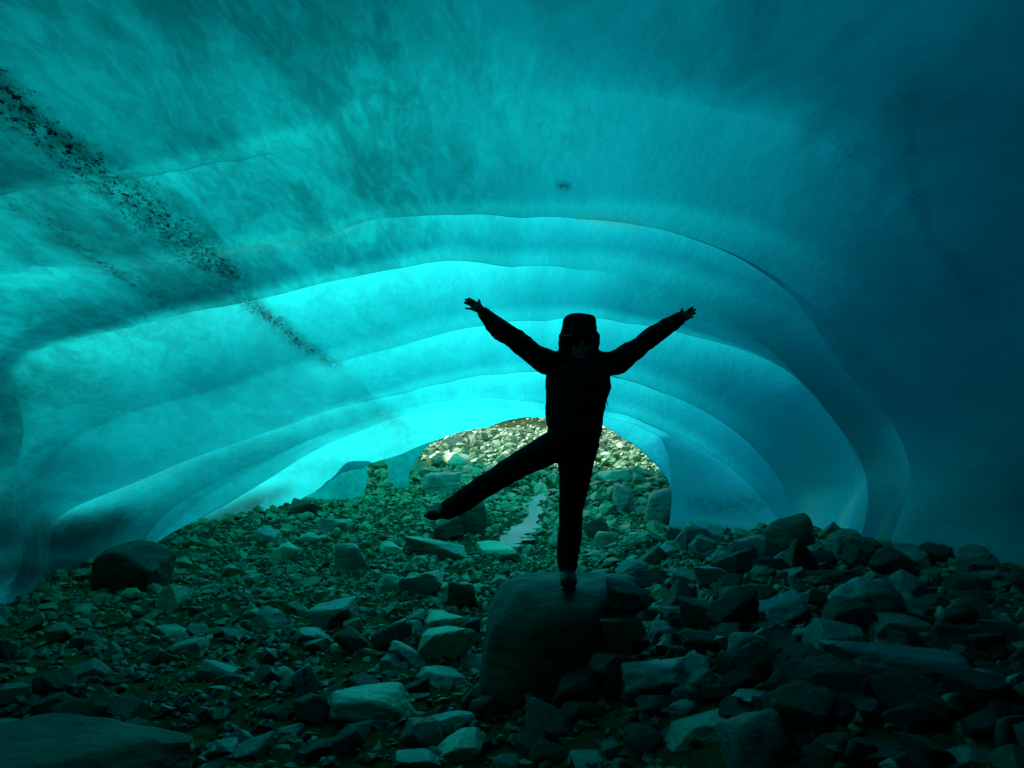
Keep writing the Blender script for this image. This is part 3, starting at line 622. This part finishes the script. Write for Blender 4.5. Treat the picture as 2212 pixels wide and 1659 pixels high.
# hidden behind the ice to the sides of the mouth, or above its top: not counted as showing
infr &= ~((P0[:, 1] > 14) & ((ux < 885) | (ux > 1445) | (uy < 905)))
cand = np.where(infr)[0]; cand = cand[np.argsort(-size[cand])][:300 - len(ALLR)]
isobj = np.zeros(len(allst), bool); isobj[cand] = True
kinds = ['block', 'slab', 'wedge', 'block', 'wedge', 'slab', 'block', 'round']
shapes = {'block': 'angular block', 'slab': 'flat slab', 'wedge': 'wedge rock', 'round': 'rounded rock'}
PR = {}
def proto(kind, v, sub):
    if (kind, v, sub) not in PR:
        V, F = rockverts(900 + 31 * v + len(kind), kind, sub); o = fast_mesh('rock', V, F, M_ROCK, True)
        o.data.set_sharp_from_angle(angle=R(26 if kind != 'round' else 60)); vattr(o.data, 'tone', np.full(len(V), 0.0)); PR[(kind, v, sub)] = o.data
        bpy.data.objects.remove(o)
    return PR[(kind, v, sub)]
auto = []
for i in cand:
    x, y, r = allst[i]; kind = kinds[rs.randint(8)]; me = proto(kind, rs.randint(6), 4)
    o = bpy.data.objects.new('rock', me); COL.objects.link(o)
    hgt = {'slab': .38, 'wedge': .8, 'block': .72, 'round': .7}[kind] * rs.uniform(.8, 1.15); dp = rs.uniform(.65, .95)
    o.scale = (r / 2, r * dp / 2, r * hgt / 2); o.rotation_euler = (rs.normal(0, .22), rs.normal(0, .22), rs.uniform(0, 6.28))
    o.location = (x, y, P0[i, 2] + r * hgt * .26)
    if x > 1.0 and y < 7.5 and rs.rand() < .75 or y < 6.5 and rs.rand() < (.6 if x > -.9 else .85) or rs.rand() < .12:  # near stones mostly dark rock, painting in the dim foreground
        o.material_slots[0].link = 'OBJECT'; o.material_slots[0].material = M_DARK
    elif rs.rand() < float(sstep(8.5, 11, y)) * .8:  # paler rock towards the mouth stands in for stronger light there
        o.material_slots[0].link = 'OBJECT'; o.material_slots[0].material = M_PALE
    auto.append((o, kind, size[i], r))
    o['category'] = 'rock'; o['group'] = 'rocks on the cave floor' if y < 14 else 'rocks on the slope beyond the mouth'
ORD = ['nearest', 'second', 'third', 'fourth', 'fifth', 'sixth', 'seventh', 'eighth', 'ninth', 'tenth', 'eleventh', 'twelfth', 'thirteenth', 'fourteenth', 'fifteenth', 'sixteenth']
SHORT = {}
for lab, c, W in LAND: SHORT[lab] = lab if lab.startswith('the ') else None
marks = [('the boulder carrying the person', (.29, 4.93))]
short = {'big dark rounded boulder lying': 'the dark boulder by the ice', 'pale upright shard just': 'the pale upright shard', 'sloping wedge of blue': 'the sloping blue grey wedge', 'lumpy ridge backed rock': 'the lumpy ridge backed rock',
 'large pale layered rock': 'the large pale layered rock', 'bright white faced': 'the bright white faced triangle', 'smooth bright cyan': 'the smooth bright cyan slab', 'tall pale rock with': 'the tall pale rock at the bottom', 'pale upright block below': 'the pale block under the ice shelf',
 'egg shaped rock with': 'the egg shaped midslope rock', 'wet shining slab': 'the wet shining slab', 'dark sided angular': 'the angular block above the raised boot', 'yellowish block at': 'the yellowish block at the mouth', 'huge smooth slab backed': 'the huge bottom left boulder',
 'rounded boulder half hidden': 'the boulder at the right mouth foot', 'long pale slab lying': 'the long pale slab in the mouth', 'big black rounded boulder': 'the black boulder on the crest', 'black peaked rock': 'the black peaked crest rock', 'pyramid shaped grey': 'the pyramid shaped rock',
 'big egg shaped boulder': 'the leaning egg shaped boulder', 'broad flat rock near': 'the broad right edge rock', 'long sharp edged rock': 'the long sharp edged rock', 'huge flat topped boulder': 'the huge flat topped boulder', 'big rough slab faced': 'the big rough slab faced rock',
 'long light grey slab': 'the tilted light grey slab', 'rounded grey rock right': 'the rounded rightmost boulder', 'dark slab tucked under': 'the dark slab under the ice edge', 'squat grey rock at': 'the squat rock on the bottom edge', 'upright egg of rock': 'the upright egg of rock'}
for lab, c, W in LAND:
    for k_, v_ in short.items():
        if lab.startswith(k_): marks.append((v_, (c[0], c[1])))
MK = np.array([m_[1] for m_ in marks]); groups = {}
for o, kind, s_, r in auto:
    d = np.hypot(MK[:, 0] - o.location.x, MK[:, 1] - o.location.y); j = int(np.argmin(d)); dx = o.location.x - MK[j, 0]; dy = o.location.y - MK[j, 1]
    side = ('to the right of' if dx > 0 else 'to the left of') if abs(dx) > abs(dy) else ('behind' if dy > 0 else 'in front of')
    groups.setdefault((j, side, kind), []).append((d[j], o, r))
for (j, side, kind), L in groups.items():
    L.sort(key=lambda t: t[0])
    for n_, (d_, o, r) in enumerate(L):
        sz = 'large' if r > .3 else ('medium' if r > .17 else 'small')
        on = (ORD[n_] + ' ' if len(L) > 1 else '')
        o['label'] = f"{on}{sz} {shapes[kind]} {side} {marks[j][0]}" if n_ == 0 or len(L) == 1 else f"{sz} {shapes[kind]}, {ORD[min(n_, 15)]} out {side} {marks[j][0]}"
# the mass of small stones
idx = np.where(~isobj)[0]; Vs, Fs, Ts = [], [], []; base = 0
for i in idx:
    x, y, r = allst[i]
    V0, F0 = HP[rs.randint(30)]
    hgt = rs.choice([.35, .6, .8]); V1 = V0 * np.array([r / 2, r * rs.uniform(.6, 1) / 2, r * hgt / 2])
    V1 = V1 @ rotm(rs.normal(0, .35), rs.normal(0, .35), rs.uniform(0, 6.28)).T + np.array([x, y, P0[i, 2] + r * hgt * .22])
    Vs.append(V1); Fs.append(F0 + base); Ts.append(np.full(len(V1), rs.rand() ** 1.4 * 1.1 - .2 + 1.0 * float(sstep(9.0, 12.5, y)) - .38 * float(1 - sstep(4, 8, y)) - .30 * float((1 - sstep(4.5, 9, y)) * sstep(0, -1.6, x)))); base += len(V1)  # tone rises towards the mouth, falls nearby: light fall-off put into colour
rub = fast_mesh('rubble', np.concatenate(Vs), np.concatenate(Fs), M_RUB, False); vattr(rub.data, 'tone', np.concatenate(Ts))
tag(rub, kind='stuff')

# ------------------------------------------------------------------ shallow trickle of meltwater between the stones
mw = NM('meltwater'); b_ = mw.n('BsdfPrincipled', Base_Color=RGB(.06, .42, .36), Roughness=.25, Normal=mw.n('Bump', Strength=.08, Distance=.02, Height=mw.noise(mw.n('NewGeometry').outputs['Position'], 9, 3)))
b_.inputs['IOR'].default_value = 1.33; mw.t.links.new(b_.outputs[0], mw.out.inputs[0])
V, F = [], []; tt = np.linspace(0, len(WG) - 1, 90)
for t_ in tt:
    X, Y, hw = [float(np.interp(t_, range(len(WG)), WG[:, i])) for i in range(3)]; hw *= .8 + .22 * math.sin(t_ * 5) + .18 * math.sin(t_ * 13 + 1)
    zz = float(np.mean(gz(X + np.linspace(-hw, hw, 5) * .6, Y + np.zeros(5)))) + .03
    for s_ in (-1, -.5, 0, .5, 1): V.append((X + s_ * hw, Y, zz))
V = np.array(V); zs = V[::5, 2]; zs = np.convolve(np.pad(zs, 9, 'edge'), np.ones(19) / 19, 'valid'); V[:, 2] = np.repeat(zs, 5)
for i in range(len(tt) - 1):
    for j in range(4): F.append((i * 5 + j, i * 5 + j + 1, i * 5 + j + 6, i * 5 + j + 5))
tag(mesh_obj('stream', V, F, mw.m), kind='structure')

# ------------------------------------------------------------------ the person
YP = 4.8
def pc(cx, cy, Y): sx = 1000 + cx / 2.1275; sy = 680 + cy / 2.1275; return at(sx / 1.13020, sy / 1.13020, Y)
def ps(sx, sy, Y): return at(sx / 1.13020, sy / 1.13020, Y)
MPX = YP / (FPX * 1.1302 * 2.1275)      # metres per crop pixel at the person
def tube(bm, pts, n=20, resample=6, cap0=1.0):
    """pts: rows (position(3), half width, half depth); elliptical tube, capped round"""
    P = np.array([list(p[0]) + [p[1], p[2]] for p in pts]); k = len(P)
    tt = np.linspace(0, k - 1, (k - 1) * resample + 1)
    Q = np.stack([np.interp(tt, np.arange(k), P[:, i]) for i in range(5)], -1)
    for i in range(5):
        kk = np.ones(5) / 5; c_ = np.convolve(np.pad(Q[:, i], 2, 'reflect', reflect_type='odd'), kk, 'valid'); Q[:, i] = c_
    T = np.gradient(Q[:, :3], axis=0); T /= np.linalg.norm(T, axis=1)[:, None] + 1e-9
    rings_ = []
    def ringv(c, t, a, b):
        s_ = np.cross(t, [0, 1, 0]); ln = np.linalg.norm(s_)
        s_ = np.array([1, 0, 0]) if ln < .3 else s_ / ln
        d_ = np.cross(s_, t); d_ /= np.linalg.norm(d_); th = np.linspace(0, 2 * math.pi, n, endpoint=False)
        return [bm.verts.new(c + a * math.cos(q) * s_ + b * math.sin(q) * d_) for q in th]
    e = [(.95, .25), (.75, .62), (.35, .92)]
    for off, sc_ in e: rings_.append(ringv(Q[0, :3] - T[0] * off * cap0 * min(Q[0, 3], Q[0, 4]), T[0], Q[0, 3] * sc_, Q[0, 4] * sc_))
    for i in range(len(Q)): rings_.append(ringv(Q[i, :3], T[i], Q[i, 3], Q[i, 4]))
    for off, sc_ in e[::-1]: rings_.append(ringv(Q[-1, :3] + T[-1] * off * min(Q[-1, 3], Q[-1, 4]), T[-1], Q[-1, 3] * sc_, Q[-1, 4] * sc_))
    for a, b in zip(rings_[:-1], rings_[1:]):
        for j in range(n): bm.faces.new((a[j], a[(j + 1) % n], b[(j + 1) % n], b[j]))
    bm.faces.new(rings_[0][::-1]); bm.faces.new(rings_[-1])
def ell(bm, c, r, seg=24):
    res = bmesh.ops.create_uvsphere(bm, u_segments=seg, v_segments=seg // 2, radius=1)
    for v in res['verts']: v.co = Vector((c[0] + v.co.x * r[0], c[1] + v.co.y * r[1], c[2] + v.co.z * r[2]))
def finish(bm, name, mat, voxel, parent=None, wr=0.0, wsc=9.0, smooth=6, seed=1):
    bmesh.ops.recalc_face_normals(bm, faces=bm.faces); me = bpy.data.meshes.new(name); bm.to_mesh(me); bm.free()
    o = bpy.data.objects.new(name, me); COL.objects.link(o)
    md = o.modifiers.new('r', 'REMESH'); md.mode = 'VOXEL'; md.voxel_size = voxel
    if smooth: m2 = o.modifiers.new('s', 'SMOOTH'); m2.iterations = smooth; m2.factor = .5
    dg = bpy.context.evaluated_depsgraph_get(); me2 = bpy.data.meshes.new_from_object(o.evaluated_get(dg)); o.modifiers.clear(); o.data = me2; me2.name = name
    if wr:
        n = len(me2.vertices); co = np.empty(n * 3); me2.vertices.foreach_get('co', co); co = co.reshape(-1, 3); no = np.empty(n * 3); me2.vertices.foreach_get('normal', no); no = no.reshape(-1, 3)
        f = fbm(co * np.array([wsc, wsc, wsc * 1.6]), 4, seed) ; co = co + no * (wr * f)[:, None]; me2.vertices.foreach_set('co', co.ravel())
    me2.shade_smooth(); me2.materials.clear(); me2.materials.append(mat)
    if parent: o.parent = parent
    return o
M_SKIN = plain('skin', (.16, .12, .09), .55, .4, 80); M_JKT = plain('black_jacket_cloth', (.012, .013, .014), .8, .12, 120); M_TRS = plain('black_trouser_cloth', (.010, .011, .012), .85, .1, 150)
M_BOOT = plain('dark_boot', (.018, .016, .015), .6, .3, 60); M_HAT = plain('dark_fur_hat', (.014, .014, .016), .95, .05, 200); M_LENS = plain('goggle_lens', (.06, .09, .085), .15, .6, 20); M_SOLE = plain('rubber_sole', (.02, .02, .02), .7, .3, 60)
c2 = lambda cx, cy, rw, rd, Y=YP: (pc(cx, cy, Y), rw * MPX, rd)
torso = [c2(882, 425, 75, .085), c2(885, 460, 128, .11), c2(880, 520, 172, .125), c2(874, 580, 166, .13), c2(868, 640, 156, .125), c2(858, 700, 150, .12), c2(856, 760, 146, .125), c2(860, 812, 136, .125)]
armL = [c2(770, 440, 60, .075), c2(700, 430, 64, .075, 4.79), c2(620, 375, 55, .068, 4.78), c2(543, 308, 50, .062, 4.77), c2(470, 268, 52, .058, 4.75), c2(425, 218, 43, .05, 4.74), c2(388, 180, 34, .042, 4.73)]
armR = [c2(980, 440, 60, .075), c2(1075, 440, 62, .075, 4.79), c2(1155, 385, 54, .066, 4.78), c2(1236, 318, 50, .06, 4.77), c2(1320, 260, 44, .055, 4.75), c2(1385, 218, 38, .045, 4.74), c2(1402, 206, 35, .042, 4.73)]
legS = [c2(880, 850, 98, .11), c2(866, 950, 88, .10), c2(858, 1030, 77, .092), c2(845, 1120, 64, .08), c2(838, 1200, 57, .075), c2(838, 1280, 54, .07), c2(828, 1370, 53, .065), c2(822, 1450, 48, .062), c2(822, 1490, 44, .06)]
legR = [c2(800, 855, 85, .11), c2(720, 885, 76, .10, 4.82), c2(600, 950, 66, .09, 4.84), c2(480, 1020, 60, .082, 4.87), c2(360, 1095, 57, .075, 4.9), c2(270, 1160, 56, .07, 4.93), c2(195, 1203, 50, .064, 4.95)]
legS = [(p, a * (1.07 + .012 * i), b * 1.07) for i, (p, a, b) in enumerate(legS)]; legR = [(p, a * 1.06, b * 1.05) for p, a, b in legR]; armL = [(p, a * 1.05, b) for p, a, b in armL]; armR = [(p, a * 1.05, b) for p, a, b in armR]
def slim(ch, k): return [(p[0], p[1] * k, p[2] * k) for p in ch]
# body: head, neck, trunk, limbs, hands in one continuous surface
bm = bmesh.new(); hc = pc(888, 335, YP - .02)
ell(bm, hc + [0, .012, .008], (.076, .092, .112)); ell(bm, hc + [0, -.018, -.055], (.060, .068, .068)); ell(bm, hc + [0, -.056, -.098], (.028, .024, .020))
tube(bm, [(hc + [0, -.088, .006], .009, .010), (hc + [0, -.098, -.018], .011, .012), (hc + [0, -.103, -.036], .015, .012)], 12)
for s_ in (-1, 1):
    ell(bm, hc + [s_ * .076, .01, -.01], (.012, .020, .032), 12); ell(bm, hc + [s_ * .036, -.055, -.040], (.026, .026, .024), 12); ell(bm, hc + [s_ * .032, -.074, .008], (.014, .012, .010), 12)
    tube(bm, [(hc + [s_ * .012, -.088, .028], .007, .007), (hc + [s_ * .050, -.074, .028], .006, .006)], 8)
tube(bm, [(hc + [-.026, -.080, -.062], .005, .005), (hc + [0, -.090, -.066], .008, .006), (hc + [.026, -.080, -.062], .005, .005)], 10); tube(bm, [(hc + [-.02, -.080, -.074], .005, .005), (hc + [0, -.087, -.078], .007, .006), (hc + [.02, -.080, -.074], .005, .005)], 10)
tube(bm, [c2(885, 400, 62, .058), c2(882, 470, 66, .065)])
tube(bm, slim(torso, .84))
for ch in (armL, armR, legS, legR): tube(bm, slim(ch, .74))
def hand(wrist, palm, fingers, thumb, Y):
    tube(bm, [(ps(*wrist, Y), .024, .021), (ps(*palm[0], Y - .01), .030, .016), (ps(*palm[1], Y - .015), .036, .013)], 16)
    for (b0, b1, r_, dz_) in fingers + [thumb]:
        b0 = np.array(b0, float); b1 = np.array(b1, float); mid = (b0 + b1) / 2 + np.array([.2, -.8])
        tube(bm, [(ps(*b0, Y - .012), r_ * 1.1, r_ * 1.05), (ps(*mid, Y - .016 - dz_ * .4), r_ * 1.02, r_), (ps(*b1, Y - .012 - dz_), r_ * .86, r_ * .85)], 12)
hand((1181, 762), [(1171, 754), (1160, 747)], [((1163, 740), (1144.2, 728.4), .0088, .02), ((1158, 742), (1136.6, 731.2), .0092, .012), ((1155, 748), (1134.0, 739.0), .0088, .016), ((1157, 756), (1136.5, 752.6), .0078, .022)], ((1173, 752), (1169.4, 732.5), .0098, .03), 4.73)
hand((1652, 784), [(1662, 776), (1674, 770)], [((1676, 762), (1691, 749.8), .0088, .016), ((1680, 766), (1697.5, 755.5), .0092, .01), ((1681, 771), (1697.5, 764.5), .0088, .014), ((1677, 778), (1691.5, 774.0), .0080, .02)], ((1660, 768), (1665.6, 755.0), .0095, .02), 4.73)
person = finish(bm, 'person', M_SKIN, .0045, smooth=3)
tag(person, 'person in black winter clothes standing on one leg on the boulder, arms spread', 'person')
# jacket
bm = bmesh.new(); tube(bm, torso, 28); tube(bm, armL); tube(bm, armR)
tube(bm, [c2(800, 395, 40, .06), c2(815, 430, 60, .09), c2(885, 450, 80, .09), c2(950, 430, 60, .09), c2(965, 395, 36, .06)])   # raised collar and shoulders
tube(bm, [c2(760, 418, 42, .075), c2(820, 430, 44, .085)]); tube(bm, [c2(960, 430, 44, .085), c2(1030, 432, 44, .075)])
tube(bm, [c2(848, 800, 146, .13), c2(850, 815, 146, .13)], 28, 3); tube(bm, [c2(960, 800, 36, .08), c2(955, 855, 30, .07)])
jk = finish(bm, 'jacket', M_JKT, .008, person, .009, 10, 4)
bm = bmesh.new(); tube(bm, [c2(1021, 622, 3.2, .003, 4.72), c2(1024, 640, 3, .003, 4.72), c2(1028, 655, 2.4, .003, 4.72), c2(1033, 662, 2.2, .002, 4.72)], 8); tube(bm, [c2(712, 612, 3, .003, 4.72), c2(709, 632, 3, .003, 4.72)], 8)
o = finish(bm, 'drawcord', M_JKT, .002, jk, smooth=0)
bm = bmesh.new(); tube(bm, [c2(864, 790, 126, .118), c2(870, 850, 112, .115)], 28); tube(bm, legS, 24); tube(bm, legR, 24)
tr = finish(bm, 'trousers', M_TRS, .009, person, .005, 9, 5, 7)
# boots
bt = BT + .012
bm = bmesh.new(); f0 = pc(822, 1480, YP); tube(bm, [(f0, .054, .062), (np.array([f0[0], YP + .01, bt + .10]), .045, .060)]);
tube(bm, [(np.array([f0[0], YP + .06, bt + .055]), .040, .045), (np.array([f0[0] - .003, YP - .05, bt + .058]), .054, .056), (np.array([f0[0] - .008, YP - .17, bt + .046]), .052, .040)])
b1 = finish(bm, 'boot', M_BOOT, .006, person, .002, 20, 3)
bm = bmesh.new(); tube(bm, [(np.array([f0[0], YP + .08, bt + .008]), .038, .014), (np.array([f0[0] - .003, YP - .05, bt + .008]), .045, .014), (np.array([f0[0] - .008, YP - .19, bt + .008]), .046, .014)]); finish(bm, 'sole', M_SOLE, .005, b1, smooth=2)
bm = bmesh.new(); e0 = pc(190, 1205, 4.95); e1 = pc(150, 1212, 4.93)
tube(bm, [(e0, .048, .055), (e1, .050, .055)]); tube(bm, [(pc(150, 1200, 4.98), .046, .045), (pc(132, 1222, 4.84), .050, .042), (pc(118, 1228, 4.76), .046, .032)])
b2 = finish(bm, 'boot', M_BOOT, .006, person, .002, 20, 3)
bm = bmesh.new(); tube(bm, [(pc(118, 1212, 4.99), .038, .012), (pc(108, 1228, 4.86), .044, .012), (pc(104, 1234, 4.75), .042, .012)]); finish(bm, 'sole', M_SOLE, .005, b2, smooth=2)
# hat with ear flaps, goggles pushed up on it
bm = bmesh.new(); V_ = [(883, 192, 62, .08), (883, 196, 74, .09), (883, 204, 82, .098), (882, 226, 88, .108), (881, 260, 93, .115), (880, 300, 101, .118), (881, 318, 100, .112)]
tube(bm, [c2(*v_) for v_ in V_], 28, 6, .06)
tube(bm, [c2(796, 300, 22, .08, 4.83), c2(790, 345, 17, .07, 4.83), c2(794, 378, 20, .055, 4.83)]); tube(bm, [c2(966, 300, 22, .08, 4.83), c2(968, 345, 18, .07, 4.83), c2(962, 385, 14, .055, 4.83)])
tube(bm, [c2(880, 320, 88, .05, 4.9), c2(880, 400, 80, .05, 4.9)]); tube(bm, [c2(812, 278, 24, .03, 4.70), c2(880, 268, 26, .03, 4.675), c2(948, 280, 24, .03, 4.70)])
hat = finish(bm, 'hat', M_HAT, .006, person, .004, 26, 3)
bm = bmesh.new(); tube(bm, [c2(795, 298, 13, .014, 4.70), c2(838, 298, 15, .014, 4.665), c2(880, 298, 8, .012, 4.652), c2(922, 301, 15, .014, 4.665), c2(962, 304, 13, .014, 4.70)], 14)
gg = finish(bm, 'goggles', M_HAT, .003, person, smooth=2)
for a_, b_x in ((800, 860), (912, 962)):
    bm = bmesh.new(); tube(bm, [c2(a_, 298 + (a_ > 900) * 4, 6.5, .005, 4.684), c2((a_ + b_x) / 2, 298 + (a_ > 900) * 4, 8, .005, 4.658 if 1 else 0), c2(b_x, 299 + (a_ > 900) * 5, 6.5, .005, 4.66 if a_ < 900 else 4.684)], 12)
    finish(bm, 'lens', M_LENS, .002, gg, smooth=1)
